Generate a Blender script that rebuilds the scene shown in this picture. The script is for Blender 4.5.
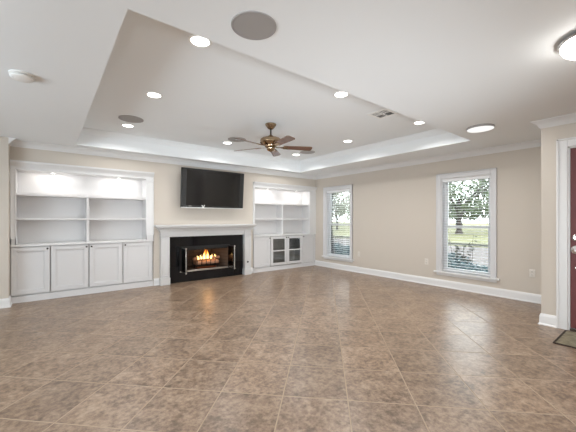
import bpy, bmesh, math, random
from mathutils import Vector, Matrix

# ------------------------------------------------------------------ camera, world, light, exposure
S = bpy.context.scene
for o in list(bpy.data.objects):
    bpy.data.objects.remove(o)
COL = S.collection
random.seed(7)
R = math.radians
FPX, YAW, CAMZ, HORIZON = 305.06, R(38.19), 1.30, 219.24
cd = bpy.data.cameras.new('camera'); cam = bpy.data.objects.new('camera', cd); COL.objects.link(cam)
cam.location = (0, 0, CAMZ); cam.rotation_euler = (R(90), 0, -YAW)
cd.sensor_fit = 'HORIZONTAL'; cd.sensor_width = 36; cd.lens = 36 * FPX / 576
cd.shift_y = (HORIZON - 216) / 576
cd.clip_start = 0.05; cd.clip_end = 300
S.camera = cam
S.view_settings.view_transform = 'Standard'; S.view_settings.look = 'None'
S.view_settings.gamma = 1; S.view_settings.use_curve_mapping = False
S.view_settings.exposure = 0.06
S.cycles.use_denoising = True
S.cycles.max_bounces = 10; S.cycles.diffuse_bounces = 7; S.cycles.glossy_bounces = 4
S.cycles.transparent_max_bounces = 12
S.cycles.sample_clamp_indirect = 8
S.cycles.caustics_reflective = False; S.cycles.caustics_refractive = False

W = bpy.data.worlds.new('sky'); S.world = W; W.use_nodes = True
bg = W.node_tree.nodes['Background']
bg.inputs[0].default_value = (0.93, 0.97, 1.0, 1); bg.inputs[1].default_value = 7.5

def lamp(name, kind, loc, energy, color=(1, 1, 1), rot=(0, 0, 0), **kw):
    l = bpy.data.lights.new(name, kind); l.energy = energy; l.color = color
    for k, v in kw.items(): setattr(l, k, v)
    o = bpy.data.objects.new(name, l); COL.objects.link(o)
    o.location = loc; o.rotation_euler = rot
    return o
lamp('sun', 'SUN', (0, 0, 20), 3.0, (1, .96, .88), (R(38), R(-28), 0), angle=R(3))
# added fill lamp inside the unseen side wall, coloured like daylight
SIDE_FILL_COL = (0.79, 0.905, 1.0)
lamp('side_fill', 'AREA', (-3.94, 2.0, 1.25), 255, SIDE_FILL_COL, (R(124), 0, R(-90)), shape='RECTANGLE', size=3.3, size_y=2.1)
# added fill lamps out of view, aimed up like bounced flash
lamp('ceiling_fill', 'AREA', (.9, -.6, .25), 5.5, (.90, .955, 1), (R(114), 0, R(-25)), shape='DISK', size=.5, spread=R(70))
lamp('ceiling_fill', 'AREA', (-1.0, -2.8, .25), 12, (.90, .955, 1), (R(104), 0, R(-33)), shape='DISK', size=.5, spread=R(45))
lamp('ceiling_fill', 'AREA', (3.4, -1.9, .25), 11, (.90, .955, 1), (R(108), 0, R(8)), shape='DISK', size=.5, spread=R(55))
# added fill lamps under the ceiling behind the viewer, without fixtures
for q in ((-1.2, -1), (1.2, -1), (3.2, -1), (-1.2, .6)): lamp('hall_fill', 'AREA', (q[0], q[1], 2.49), 26, (1, .98, .96), (0, 0, 0), shape='DISK', size=.15)
DOWNLIGHT_W = 11.5
PUCK_W = 1.6

# ------------------------------------------------------------------ materials
def mat(name, col, rough=.5, metal=0, spec=.5, bump=0, bscale=60, var=0, vscale=8, coat=0, emit=None, estr=0):
    m = bpy.data.materials.new(name); m.use_nodes = True
    nt = m.node_tree; b = nt.nodes['Principled BSDF']
    c = tuple(col) + (1,)
    b.inputs['Base Color'].default_value = c
    b.inputs['Roughness'].default_value = rough; b.inputs['Metallic'].default_value = metal
    b.inputs['Specular IOR Level'].default_value = spec
    b.inputs['Coat Weight'].default_value = coat
    if emit:
        b.inputs['Emission Color'].default_value = tuple(emit) + (1,); b.inputs['Emission Strength'].default_value = estr
    if var or bump:
        tc = nt.nodes.new('ShaderNodeTexCoord')
        if var:
            n = nt.nodes.new('ShaderNodeTexNoise'); n.inputs['Scale'].default_value = vscale; n.inputs['Detail'].default_value = 5
            r = nt.nodes.new('ShaderNodeMix'); r.data_type = 'RGBA'
            r.inputs[6].default_value = tuple(x * (1 - var) for x in col) + (1,)
            r.inputs[7].default_value = tuple(min(1, x * (1 + var)) for x in col) + (1,)
            nt.links.new(tc.outputs['Object'], n.inputs['Vector'])
            nt.links.new(n.outputs['Fac'], r.inputs[0]); nt.links.new(r.outputs[2], b.inputs['Base Color'])
        if bump:
            n = nt.nodes.new('ShaderNodeTexNoise'); n.inputs['Scale'].default_value = bscale; n.inputs['Detail'].default_value = 3
            bp = nt.nodes.new('ShaderNodeBump'); bp.inputs['Strength'].default_value = bump; bp.inputs['Distance'].default_value = .004
            nt.links.new(tc.outputs['Object'], n.inputs['Vector'])
            nt.links.new(n.outputs['Fac'], bp.inputs['Height']); nt.links.new(bp.outputs['Normal'], b.inputs['Normal'])
    return m

def glass_mat(name, tint=(1, 1, 1), gloss=.10, rough=.02):
    m = bpy.data.materials.new(name); m.use_nodes = True; nt = m.node_tree
    nt.nodes.clear()
    out = nt.nodes.new('ShaderNodeOutputMaterial'); mx = nt.nodes.new('ShaderNodeMixShader')
    t = nt.nodes.new('ShaderNodeBsdfTransparent'); g = nt.nodes.new('ShaderNodeBsdfGlossy')
    t.inputs[0].default_value = tuple(tint) + (1,); g.inputs['Roughness'].default_value = rough
    fr = nt.nodes.new('ShaderNodeFresnel'); fr.inputs[0].default_value = 1.45
    mu = nt.nodes.new('ShaderNodeMath'); mu.operation = 'MULTIPLY_ADD'; mu.inputs[1].default_value = 1.0; mu.inputs[2].default_value = gloss * .2
    nt.links.new(fr.outputs[0], mu.inputs[0]); nt.links.new(mu.outputs[0], mx.inputs[0])
    nt.links.new(t.outputs[0], mx.inputs[1]); nt.links.new(g.outputs[0], mx.inputs[2]); nt.links.new(mx.outputs[0], out.inputs[0])
    return m

def emit_mat(name, col, s):
    m = bpy.data.materials.new(name); m.use_nodes = True; nt = m.node_tree; nt.nodes.clear()
    out = nt.nodes.new('ShaderNodeOutputMaterial'); e = nt.nodes.new('ShaderNodeEmission')
    e.inputs[0].default_value = tuple(col) + (1,); e.inputs[1].default_value = s
    nt.links.new(e.outputs[0], out.inputs[0]); return m

TILE = .47
def tile_mat():
    m = bpy.data.materials.new('stone_tile'); m.use_nodes = True; nt = m.node_tree; b = nt.nodes['Principled BSDF']
    N = nt.nodes.new; L = nt.links.new
    geo = N('ShaderNodeNewGeometry'); mp = N('ShaderNodeMapping'); mp.vector_type = 'POINT'
    # 45 degree grid: after rotating by -45deg, x' = (x+y)/sqrt2, y' = (y-x)/sqrt2
    mp.inputs['Rotation'].default_value = (0, 0, R(-45))
    mp.inputs['Location'].default_value = (-.735 * TILE + 40 * TILE, .355 * TILE + 40 * TILE, 0)
    L(geo.outputs['Position'], mp.inputs['Vector'])
    br = N('ShaderNodeTexBrick'); br.offset = 0; br.squash = 1
    br.inputs['Scale'].default_value = 1; br.inputs['Brick Width'].default_value = TILE; br.inputs['Row Height'].default_value = TILE
    br.inputs['Mortar Size'].default_value = .0054; br.inputs['Mortar Smooth'].default_value = .5; br.inputs['Bias'].default_value = 0
    br.inputs['Color1'].default_value = (0, 0, 0, 1); br.inputs['Color2'].default_value = (1, 1, 1, 1); br.inputs['Mortar'].default_value = (.5, .5, .5, 1)
    L(mp.outputs[0], br.inputs['Vector'])
    n1 = N('ShaderNodeTexNoise'); n1.inputs['Scale'].default_value = 5.5; n1.inputs['Detail'].default_value = 9; n1.inputs['Roughness'].default_value = .72; n1.inputs['Distortion'].default_value = .6
    n2 = N('ShaderNodeTexNoise'); n2.inputs['Scale'].default_value = 26; n2.inputs['Detail'].default_value = 6; n2.inputs['Roughness'].default_value = .7
    # shift the stone pattern from tile to tile
    vo = N('ShaderNodeVectorMath'); vo.operation = 'MULTIPLY_ADD'; vo.inputs[1].default_value = (7, 5, 3)
    L(br.outputs['Color'], vo.inputs[0]); L(geo.outputs['Position'], vo.inputs[2])
    L(vo.outputs[0], n1.inputs['Vector']); L(vo.outputs[0], n2.inputs['Vector'])
    ad = N('ShaderNodeMath'); ad.operation = 'MULTIPLY_ADD'; ad.inputs[1].default_value = .62
    L(n2.outputs['Fac'], ad.inputs[0])
    sc = N('ShaderNodeMath'); sc.operation = 'MULTIPLY'; sc.inputs[1].default_value = .50; L(n1.outputs['Fac'], sc.inputs[0]); L(sc.outputs[0], ad.inputs[2])
    rp = N('ShaderNodeValToRGB'); cr = rp.color_ramp
    cr.elements[0].position = .45; cr.elements[0].color = (.108, .070, .045, 1)
    cr.elements[1].position = .70; cr.elements[1].color = (.37, .28, .20, 1)
    e = cr.elements.new(.545); e.color = (.215, .146, .098, 1)
    e = cr.elements.new(.60); e.color = (.272, .192, .132, 1)
    L(ad.outputs[0], rp.inputs[0])
    tv = N('ShaderNodeMapRange'); tv.inputs[3].default_value = .88; tv.inputs[4].default_value = 1.12; L(br.outputs['Color'], tv.inputs[0])
    mu = N('ShaderNodeMix'); mu.data_type = 'RGBA'; mu.blend_type = 'MULTIPLY'; mu.inputs[0].default_value = 1
    L(rp.outputs[0], mu.inputs[6]); L(tv.outputs[0], mu.inputs[7])
    mo = N('ShaderNodeMix'); mo.data_type = 'RGBA'; mo.inputs[7].default_value = (.40, .31, .225, 1)
    L(br.outputs['Fac'], mo.inputs[0]); L(mu.outputs[2], mo.inputs[6]); L(mo.outputs[2], b.inputs['Base Color'])
    rr = N('ShaderNodeMapRange'); rr.inputs[3].default_value = .24; rr.inputs[4].default_value = .85; L(br.outputs['Fac'], rr.inputs[0])
    ra = N('ShaderNodeMath'); ra.operation = 'MULTIPLY_ADD'; ra.inputs[1].default_value = .14; L(n2.outputs['Fac'], ra.inputs[0]); L(rr.outputs[0], ra.inputs[2])
    L(ra.outputs[0], b.inputs['Roughness'])
    hs = N('ShaderNodeMath'); hs.operation = 'MULTIPLY_ADD'; hs.inputs[1].default_value = -1.0
    L(br.outputs['Fac'], hs.inputs[0])
    h2 = N('ShaderNodeMath'); h2.operation = 'MULTIPLY'; h2.inputs[1].default_value = .12; L(ad.outputs[0], h2.inputs[0]); L(h2.outputs[0], hs.inputs[2])
    bp = N('ShaderNodeBump'); bp.inputs['Strength'].default_value = .8; bp.inputs['Distance'].default_value = .008
    L(hs.outputs[0], bp.inputs['Height']); L(bp.outputs[0], b.inputs['Normal'])
    b.inputs['Specular IOR Level'].default_value = .6
    return m

def brick_mat():
    m = bpy.data.materials.new('firebrick'); m.use_nodes = True; nt = m.node_tree; b = nt.nodes['Principled BSDF']
    tc = nt.nodes.new('ShaderNodeTexCoord'); mp = nt.nodes.new('ShaderNodeMapping'); mp.inputs['Rotation'].default_value = (R(90), 0, 0)
    br = nt.nodes.new('ShaderNodeTexBrick'); br.inputs['Scale'].default_value = 1
    br.inputs['Brick Width'].default_value = .2; br.inputs['Row Height'].default_value = .075; br.inputs['Mortar Size'].default_value = .006
    br.inputs['Color1'].default_value = (.055, .04, .03, 1); br.inputs['Color2'].default_value = (.085, .06, .043, 1); br.inputs['Mortar'].default_value = (.035, .027, .02, 1)
    nt.links.new(tc.outputs['Object'], mp.inputs[0]); nt.links.new(mp.outputs[0], br.inputs['Vector']); nt.links.new(br.outputs['Color'], b.inputs['Base Color'])
    b.inputs['Roughness'].default_value = .9
    return m

def black_tile_mat():
    m = bpy.data.materials.new('polished_black_tile'); m.use_nodes = True; nt = m.node_tree; b = nt.nodes['Principled BSDF']
    geo = nt.nodes.new('ShaderNodeNewGeometry'); mp = nt.nodes.new('ShaderNodeMapping'); mp.inputs['Rotation'].default_value = (R(90), 0, 0)
    mp.inputs['Location'].default_value = (.05, .02, 0)
    br = nt.nodes.new('ShaderNodeTexBrick'); br.offset = 0; br.inputs['Scale'].default_value = 1
    br.inputs['Brick Width'].default_value = .31; br.inputs['Row Height'].default_value = .31; br.inputs['Mortar Size'].default_value = .002
    br.inputs['Color1'].default_value = (.006, .006, .007, 1); br.inputs['Color2'].default_value = (.012, .012, .013, 1); br.inputs['Mortar'].default_value = (.02, .02, .02, 1)
    nt.links.new(geo.outputs['Position'], mp.inputs[0]); nt.links.new(mp.outputs[0], br.inputs['Vector']); nt.links.new(br.outputs['Color'], b.inputs['Base Color'])
    b.inputs['Roughness'].default_value = .08; b.inputs['Specular IOR Level'].default_value = .3
    return m

def wood_mat(name, c1, c2, rough=.3, axis='X', scale=1.0):
    m = bpy.data.materials.new(name); m.use_nodes = True; nt = m.node_tree; b = nt.nodes['Principled BSDF']
    tc = nt.nodes.new('ShaderNodeTexCoord'); mp = nt.nodes.new('ShaderNodeMapping')
    s = {'X': (2, 22, 22), 'Y': (22, 2, 22), 'Z': (22, 22, 2)}[axis]
    mp.inputs['Scale'].default_value = tuple(k * scale for k in s)
    n = nt.nodes.new('ShaderNodeTexNoise'); n.inputs['Scale'].default_value = 2; n.inputs['Detail'].default_value = 6
    r = nt.nodes.new('ShaderNodeMix'); r.data_type = 'RGBA'; r.inputs[6].default_value = c1 + (1,); r.inputs[7].default_value = c2 + (1,)
    nt.links.new(tc.outputs['Object'], mp.inputs[0]); nt.links.new(mp.outputs[0], n.inputs['Vector'])
    nt.links.new(n.outputs['Fac'], r.inputs[0]); nt.links.new(r.outputs[2], b.inputs['Base Color'])
    b.inputs['Roughness'].default_value = rough
    return m

def grad_mat(name, stops, z0, z1, strength):
    # flame: hotter (yellow-white) low, orange towards the tip; it gives off its own light
    m = bpy.data.materials.new(name); m.use_nodes = True; nt = m.node_tree; nt.nodes.clear()
    out = nt.nodes.new('ShaderNodeOutputMaterial'); e = nt.nodes.new('ShaderNodeEmission'); geo = nt.nodes.new('ShaderNodeNewGeometry')
    sp = nt.nodes.new('ShaderNodeSeparateXYZ'); mr = nt.nodes.new('ShaderNodeMapRange'); mr.inputs[1].default_value = z0; mr.inputs[2].default_value = z1
    rp = nt.nodes.new('ShaderNodeValToRGB')
    for i, (p, c) in enumerate(stops):
        el = rp.color_ramp.elements[i] if i < 2 else rp.color_ramp.elements.new(p)
        el.position = p; el.color = c + (1,)
    nt.links.new(geo.outputs['Position'], sp.inputs[0]); nt.links.new(sp.outputs[2], mr.inputs[0]); nt.links.new(mr.outputs[0], rp.inputs[0])
    nt.links.new(rp.outputs[0], e.inputs[0]); e.inputs[1].default_value = strength; nt.links.new(e.outputs[0], out.inputs[0])
    return m

M = dict(  # surface colours
    wall=mat('beige_wall_paint', (.60, .55, .485), .75, bump=.12, bscale=120),
    ceil=mat('white_ceiling_paint', (.82, .85, .865), .85, bump=.15, bscale=90),
    trim=mat('white_trim_paint', (.75, .755, .755), .38),
    cab=mat('white_cabinet_paint', (.66, .66, .665), .35),
    casing=mat('white_casing_paint', (.66, .665, .675), .4),
    mantel=mat('white_mantel_paint', (.62, .62, .615), .38),
    shelfback=mat('white_shelf_paint', (.70, .695, .695), .5),
    dark=mat('dark_bronze', (.03, .026, .022), .35, metal=.7),
    black=mat('black_plastic', (.012, .012, .012), .28),
    screen=mat('tv_screen', (.010, .010, .010), .13, spec=.6),
    speakerstrip=mat('tv_speaker_strip', (.014, .014, .014), .4),
    silver=mat('silver_metal', (.74, .74, .73), .4, metal=.6),
    chrome=mat('satin_chrome', (.72, .70, .68), .18, metal=1),
    brass=mat('antique_brass', (.38, .28, .18), .24, metal=1, var=.15, vscale=20),
    steel=mat('brushed_steel', (.55, .52, .48), .35, metal=1),
    iron=mat('black_iron', (.02, .02, .02), .6, metal=.5),
    grille=mat('grey_speaker_grille', (.36, .345, .335), .75, bump=.4, bscale=700),
    plastic=mat('white_plastic', (.84, .84, .82), .35),
    almond=mat('almond_plastic', (.70, .665, .61), .4),
    slot=mat('dark_slot', (.03, .03, .03), .8),
    blind=mat('white_blind_slat', (.86, .87, .88), .45),
    mahogany=wood_mat('mahogany_door', (.11, .026, .024), (.17, .040, .036), .5, 'Z'),
    blade=wood_mat('walnut_blade', (.11, .055, .038), (.22, .125, .085), .22, 'X'),
    tile=tile_mat(), brick=brick_mat(), blacktile=black_tile_mat(),
    glass=glass_mat('window_glass', (.98, 1, .99)), cabglass=glass_mat('cabinet_glass', (.9, .92, .92)),
    smoked=glass_mat('smoked_fire_glass', (.16, .16, .165), gloss=.3),
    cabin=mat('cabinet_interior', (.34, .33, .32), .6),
    lens=emit_mat('downlight_lens', (1, .97, .92), 9), puck=emit_mat('puck_lens', (1, .97, .93), 8),
    disc=emit_mat('disc_diffuser', (1, .99, .97), 1.0),
    dome=emit_mat('frosted_dome', (1, .97, .92), 18),
    log=mat('ceramic_log', (.46, .25, .15), .9, bump=.8, bscale=18, var=.5, vscale=14),
    ember=mat('ember_bed', (.03, .014, .009), .9, var=.6, vscale=30, emit=(1, .22, .04), estr=.06),
    flame=grad_mat('flame', [(0, (1, .35, .05)), (1, (1, .30, .03)), (.35, (1, .72, .30)), (.7, (1, .62, .20))], .36, .56, 3.2),
    lawn=mat('lawn_grass', (.066, .067, .018), .9, var=.45, vscale=1.4, bump=.5, bscale=30),
    road=mat('pale_road', (.046, .039, .038), .9, var=.1, vscale=2),
    kerb=mat('dark_kerb', (.03, .032, .025), .9, var=.3, vscale=3),
    bark=mat('tree_bark', (.03, .024, .02), .9, var=.4, vscale=6, bump=.8, bscale=12),
    leaf=mat('tree_leaf', (.046, .07, .030), .6, var=.5, vscale=.9), leafpale=mat('pale_tree_leaf', (.07, .09, .045), .6, var=.4, vscale=.8),
    leafhazy=mat('hazy_tree_leaf', (.15, .165, .12), .6, var=.3, vscale=.8),  # haze over the far trees is put into this paler leaf colour
    hedge=mat('sky_tinted_hedge_leaf', (.04, .10, .12), .5, var=.45, vscale=5), sprig=mat('sprig_leaf', (.02, .032, .014), .6, var=.4, vscale=8),  # blue of the reflected sky is put into the hedge colour
    mat1=mat('doormat_pile', (.19, .165, .11), .95, bump=1, bscale=220, var=.85, vscale=19), mat2=mat('doormat_border', (.035, .022, .016), .95, bump=1, bscale=220),
    thresh=mat('bronze_threshold', (.05, .035, .025), .4, metal=.5),
)

def translucent(m, f):
    nt = m.node_tree; b = nt.nodes['Principled BSDF']; out = nt.nodes['Material Output']
    t = nt.nodes.new('ShaderNodeBsdfTranslucent'); t.inputs[0].default_value = (.9, .92, .95, 1)
    x = nt.nodes.new('ShaderNodeMixShader'); x.inputs[0].default_value = f
    nt.links.new(b.outputs[0], x.inputs[1]); nt.links.new(t.outputs[0], x.inputs[2]); nt.links.new(x.outputs[0], out.inputs[0])
M['slat'] = mat('white_vinyl_slat', (.86, .87, .88), .45); translucent(M['slat'], .5)

# ------------------------------------------------------------------ mesh helpers
ORG = {}
def origin(o): return ORG.get(o.name, Vector((0, 0, 0)))

class MB:
    """collects shapes in world (or local) coordinates and links them as ONE mesh object"""
    def __init__(s): s.bm = bmesh.new()
    def _merge(s, b, mtx=None):
        if mtx is not None: bmesh.ops.transform(b, matrix=mtx, verts=b.verts)
        me = bpy.data.meshes.new('t'); b.to_mesh(me); b.free(); s.bm.from_mesh(me); bpy.data.meshes.remove(me)
    def box(s, x0, x1, y0, y1, z0, z1, bev=0, seg=1):
        b = bmesh.new(); bmesh.ops.create_cube(b, size=1)
        bmesh.ops.transform(b, matrix=Matrix.Translation(((x0+x1)/2, (y0+y1)/2, (z0+z1)/2)) @ Matrix.Diagonal((abs(x1-x0), abs(y1-y0), abs(z1-z0), 1)), verts=b.verts)
        if bev: bmesh.ops.bevel(b, geom=b.edges[:], offset=bev, segments=seg, affect='EDGES', profile=.6)
        s._merge(b); return s
    def lathe(s, prof, c=(0, 0, 0), n=32, mtx=None, cap=True):
        b = bmesh.new(); rings = []
        for r, z in prof:
            rings.append([b.verts.new((r*math.cos(2*math.pi*i/n), r*math.sin(2*math.pi*i/n), z)) for i in range(n)] if r > 1e-6 else [b.verts.new((0, 0, z))])
        for a, d in zip(rings, rings[1:]):
            for i in range(n):
                j = (i+1) % n
                if len(a) == 1 and len(d) == 1: continue
                if len(a) == 1: b.faces.new((a[0], d[i], d[j]))
                elif len(d) == 1: b.faces.new((a[i], d[0], a[j]))
                else: b.faces.new((a[i], d[i], d[j], a[j]))
        if cap:
            for rg in (rings[0], rings[-1]):
                if len(rg) > 2: b.faces.new(rg)
        bmesh.ops.recalc_face_normals(b, faces=b.faces)
        m = Matrix.Translation(c)
        s._merge(b, m @ mtx if mtx is not None else m); return s
    def cyl(s, c, r, h, n=24, axis='Z', r2=None):
        m = {'Z': Matrix(), 'X': Matrix.Rotation(R(90), 4, 'Y'), 'Y': Matrix.Rotation(R(-90), 4, 'X')}[axis]
        return s.lathe([(r, 0), (r if r2 is None else r2, h)], c, n, m)
    def tube(s, pts, r, n=8):
        b = bmesh.new(); rings = []; P = [Vector(p) for p in pts]
        rr = r if isinstance(r, (list, tuple)) else [r]*len(P)
        for i, p in enumerate(P):
            t = (P[min(i+1, len(P)-1)] - P[max(i-1, 0)]).normalized()
            u = t.cross(Vector((0, 0, 1))); u = u.normalized() if u.length > 1e-3 else Vector((1, 0, 0)); v = t.cross(u)
            rings.append([b.verts.new(p + (u*math.cos(2*math.pi*k/n) + v*math.sin(2*math.pi*k/n))*rr[i]) for k in range(n)])
        for a, d in zip(rings, rings[1:]):
            for k in range(n): b.faces.new((a[k], a[(k+1) % n], d[(k+1) % n], d[k]))
        b.faces.new(rings[0]); b.faces.new(rings[-1][::-1])
        bmesh.ops.recalc_face_normals(b, faces=b.faces); s._merge(b); return s
    def sweep(s, path, prof, closed=False):
        """profile (d, z): d is the offset to the LEFT of the path"""
        b = bmesh.new(); n = len(path); rings = []
        for i in range(n):
            p = Vector(path[i]); a = Vector(path[i-1]) if (i or closed) else None; c = Vector(path[(i+1) % n]) if (i < n-1 or closed) else None
            d1 = (p-a).normalized() if a is not None else None; d2 = (c-p).normalized() if c is not None else None
            d1 = d1 or d2; d2 = d2 or d1
            n1 = Vector((-d1.y, d1.x)); n2 = Vector((-d2.y, d2.x)); mi = (n1+n2).normalized(); mi = mi / max(.2, mi.dot(n1))
            rings.append([b.verts.new((p.x+mi.x*d, p.y+mi.y*d, z)) for d, z in prof])
        k = len(prof)
        for i in range(n if closed else n-1):
            A, B = rings[i], rings[(i+1) % n]
            for q in range(k): b.faces.new((A[q], A[(q+1) % k], B[(q+1) % k], B[q]))
        if not closed: b.faces.new(rings[0]); b.faces.new(rings[-1][::-1])
        bmesh.ops.recalc_face_normals(b, faces=b.faces); s._merge(b); return s
    def poly(s, pts, h, axis='Z'):
        """extrude a flat outline (list of 3D points) by vector h"""
        b = bmesh.new(); f = b.faces.new([b.verts.new(p) for p in pts])
        r = bmesh.ops.extrude_face_region(b, geom=[f]); vs = [v for v in r['geom'] if isinstance(v, bmesh.types.BMVert)]
        bmesh.ops.translate(b, vec=h, verts=vs); bmesh.ops.recalc_face_normals(b, faces=b.faces); s._merge(b); return s
    def quad(s, p, u, v):
        q = [s.bm.verts.new(p - u - v), s.bm.verts.new(p + u - v), s.bm.verts.new(p + u + v), s.bm.verts.new(p - u + v)]
        s.bm.faces.new(q)
    def leaf(s, p, size):
        d = Vector((random.gauss(0, 1), random.gauss(0, 1), random.gauss(0, 1))).normalized(); e = d.orthogonal().normalized()
        e = Matrix.Rotation(random.random()*6.28, 3, d) @ e; f = d.cross(e)
        a, b_, c, g = p - e*size, p + f*size*.45, p + e*size, p - f*size*.45
        s.bm.faces.new([s.bm.verts.new(x) for x in (a, b_, c, g)])
    def build(s, name, m, parent=None, smooth=False, local=False):
        me = bpy.data.meshes.new(name)
        org = origin(parent) if (parent is not None and not local) else Vector((0, 0, 0))
        if org.length: bmesh.ops.translate(s.bm, vec=-org, verts=s.bm.verts)
        if smooth:
            for f in s.bm.faces: f.smooth = True
            for e in s.bm.edges:
                if len(e.link_faces) == 2 and e.calc_face_angle(0) > R(38): e.smooth = False
        s.bm.to_mesh(me); s.bm.free(); me.materials.append(m)
        o = bpy.data.objects.new(name, me); COL.objects.link(o)
        if parent is not None: o.parent = parent
        ORG[o.name] = org.copy() if parent is not None else Vector((0, 0, 0))
        return o

def tag(o, label=None, cat=None, group=None, kind=None):
    if label: o['label'] = label
    if cat: o['category'] = cat
    if group: o['group'] = group
    if kind: o['kind'] = kind
    return o
def thing(name, label, cat, loc, group=None, kind=None, rot=None):
    o = bpy.data.objects.new(name, None); COL.objects.link(o); o.location = loc; o.empty_display_size = .1
    ORG[o.name] = Vector(loc)
    if rot: o.rotation_euler = rot
    return tag(o, label, cat, group, kind)
def dup(o, loc=None, label=None, parent=None):
    c = o.copy(); COL.objects.link(c)
    if parent is not None: c.parent = parent
    if loc is not None: c.location = loc
    if label: c['label'] = label
    for ch in list(o.children): dup(ch, parent=c)
    return c
def struct(mb, name, m, label=None, cat=None, parent=None, smooth=False):
    o = mb.build(name, m, parent, smooth)
    if parent is None: tag(o, label, cat, kind='structure')
    return o

# ------------------------------------------------------------------ room dimensions
XR, YB, ZC, ZT = 5.96, 6.32, 2.51, 2.79           # right wall, back wall, lower ceiling, tray ceiling
XD, YD = 4.80, 1.03                               # door wall plane and its end
XS, YS = -.46, 6.10                               # projecting wall left of the built-in
TX0, TX1, TY0, TY1 = .36, 5.11, 1.95, 6.01        # tray
XL, YR = -4.0, -3.2

struct(MB().box(XL-.2, XR+.25, YR-.2, 6.95, -.2, 0), 'floor', M['tile'], 'brown stone tile floor laid diagonally', 'floor')
c = MB()
c.box(XL-.2, XR+.25, YR-.2, TY0, ZC, ZT+.14); c.box(XL-.2, XR+.25, TY1, 6.95, ZC, ZT+.14)
c.box(XL-.2, TX0, TY0, TY1, ZC, ZT+.14); c.box(TX1, XR+.25, TY0, TY1, ZC, ZT+.14); c.box(TX0, TX1, TY0, TY1, ZT, ZT+.14)
struct(c, 'ceiling', M['ceil'], 'white ceiling with a raised rectangular tray', 'ceiling')

# back wall with recesses for both built-ins and the firebox
LX0, LX1 = -.456, 1.62                              # left built-in
RX0, RX1 = 3.892, 5.96                              # right built-in
CASZ = 2.16
FX0, FX1, FZ0, FZ1 = 2.14, 3.24, .215, .715        # firebox opening
w = MB(); YN = 6.90
w.box(XL, LX0, YB, YN, 0, ZC); w.box(LX0, LX1, YB, YN, CASZ, ZC); w.box(LX1, FX0, YB, YN, 0, ZC)
w.box(FX0, FX1, YB, YN, FZ1+.02, ZC); w.box(FX0, FX1, YB, YN, 0, FZ0-.03); w.box(FX1, RX0, YB, YN, 0, ZC); w.box(RX0, XR+.2, YB, YN, CASZ, ZC)
w.box(XS-.1, XR+.2, YN, YN+.05, 0, ZC)
struct(w, 'wall_back', M['wall'], 'beige wall holding the fireplace and two built-ins', 'wall')
struct(MB().box(XL, XS, YS, YB, 0, ZC), 'wall_partition', M['wall'], 'beige wall end left of the shelving', 'wall')

# right wall with two window openings
WZ0, WZ1 = .30, 2.075
WY = [(1.956, 2.796), (5.056, 5.896)]
w = MB(); t = XR+.17; y = YD - .1
for a, b_ in WY:
    w.box(XR, t, y, a, 0, ZC); w.box(XR, t, a, b_, 0, WZ0-.03); w.box(XR, t, a, b_, WZ1, ZC); y = b_
w.box(XR, t, y, YB, 0, ZC)
struct(w, 'wall_right', M['wall'], 'beige wall with two windows', 'wall')

# wall with the entrance door, and its return
DY0, DY1, DZ = -.16, .783, 2.15
w = MB(); w.box(XD, XD+.14, DY1, YD, 0, ZC); w.box(XD, XD+.14, DY0, DY1, DZ, ZC); w.box(XD, XD+.14, YR, DY0, 0, ZC); w.box(XD+.14, XR, YD-.14, YD, 0, ZC)
struct(w, 'wall_front', M['wall'], 'beige wall around the entrance door', 'wall')
w = MB(); w.box(XL, XD, YR-.15, YR, 0, .15); w.box(XL, XD, YR-.15, YR, 2.35, ZC)
for a, b_ in ((XL, -1.6), (1.8, 2.45), (4.35, XD)): w.box(a, b_, YR-.15, YR, .15, 2.35)
struct(w, 'wall_rear', M['wall'], 'beige wall with added openings behind the viewer', 'wall')
w = MB(); w.box(XL-.15, XL, YR-.15, YN, 0, .15); w.box(XL-.15, XL, YR-.15, YN, 2.35, ZC); w.box(XL-.15, XL, YR-.15, .3, .15, 2.35); w.box(XL-.15, XL, 3.7, YN, .15, 2.35)
struct(w, 'wall_left', M['wall'], 'beige side wall with an added opening', 'wall')

def unseen_window(n, x0, x1, y0, y1, label):  # unseen windows added for the lighting; their panels block the sky
    r = thing('window_%d' % n, label, 'window', ((x0+x1)/2, (y0+y1)/2, .15), kind='structure')
    flat = (y1-y0) < (x1-x0)
    if flat:
        m = MB(); m.box(x0, x0+.06, y0, y1, .15, 2.35); m.box(x1-.06, x1, y0, y1, .15, 2.35); m.box(x0+.06, x1-.06, y0, y1, .15, .21); m.box(x0+.06, x1-.06, y0, y1, 2.29, 2.35)
        m.box((x0+x1)/2-.03, (x0+x1)/2+.03, y0, y1, .21, 2.29); m.build('frame', M['trim'], r)
        MB().box(x0+.06, x1-.06, y0+.02, y0+.03, .21, 2.29).build('sky_block_panel', M['blind'], r)
    else:
        m = MB(); m.box(x0, x1, y0, y0+.06, .15, 2.35); m.box(x0, x1, y1-.06, y1, .15, 2.35); m.box(x0, x1, y0+.06, y1-.06, .15, .21); m.box(x0, x1, y0+.06, y1-.06, 2.29, 2.35)
        m.box(x0, x1, (y0+y1)/2-.03, (y0+y1)/2+.03, .21, 2.29); m.build('frame', M['trim'], r)
        MB().box(x0+.02, x0+.03, y0+.06, y1-.06, .21, 2.29).build('sky_block_panel', M['blind'], r)
unseen_window(3, -1.6, 1.8, YR-.12, YR-.04, 'wide added window behind the viewer')
unseen_window(4, 2.45, 4.35, YR-.12, YR-.04, 'narrower added window behind the viewer')
unseen_window(5, XL-.12, XL-.04, .3, 3.7, 'wide added window in the side wall')

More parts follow.
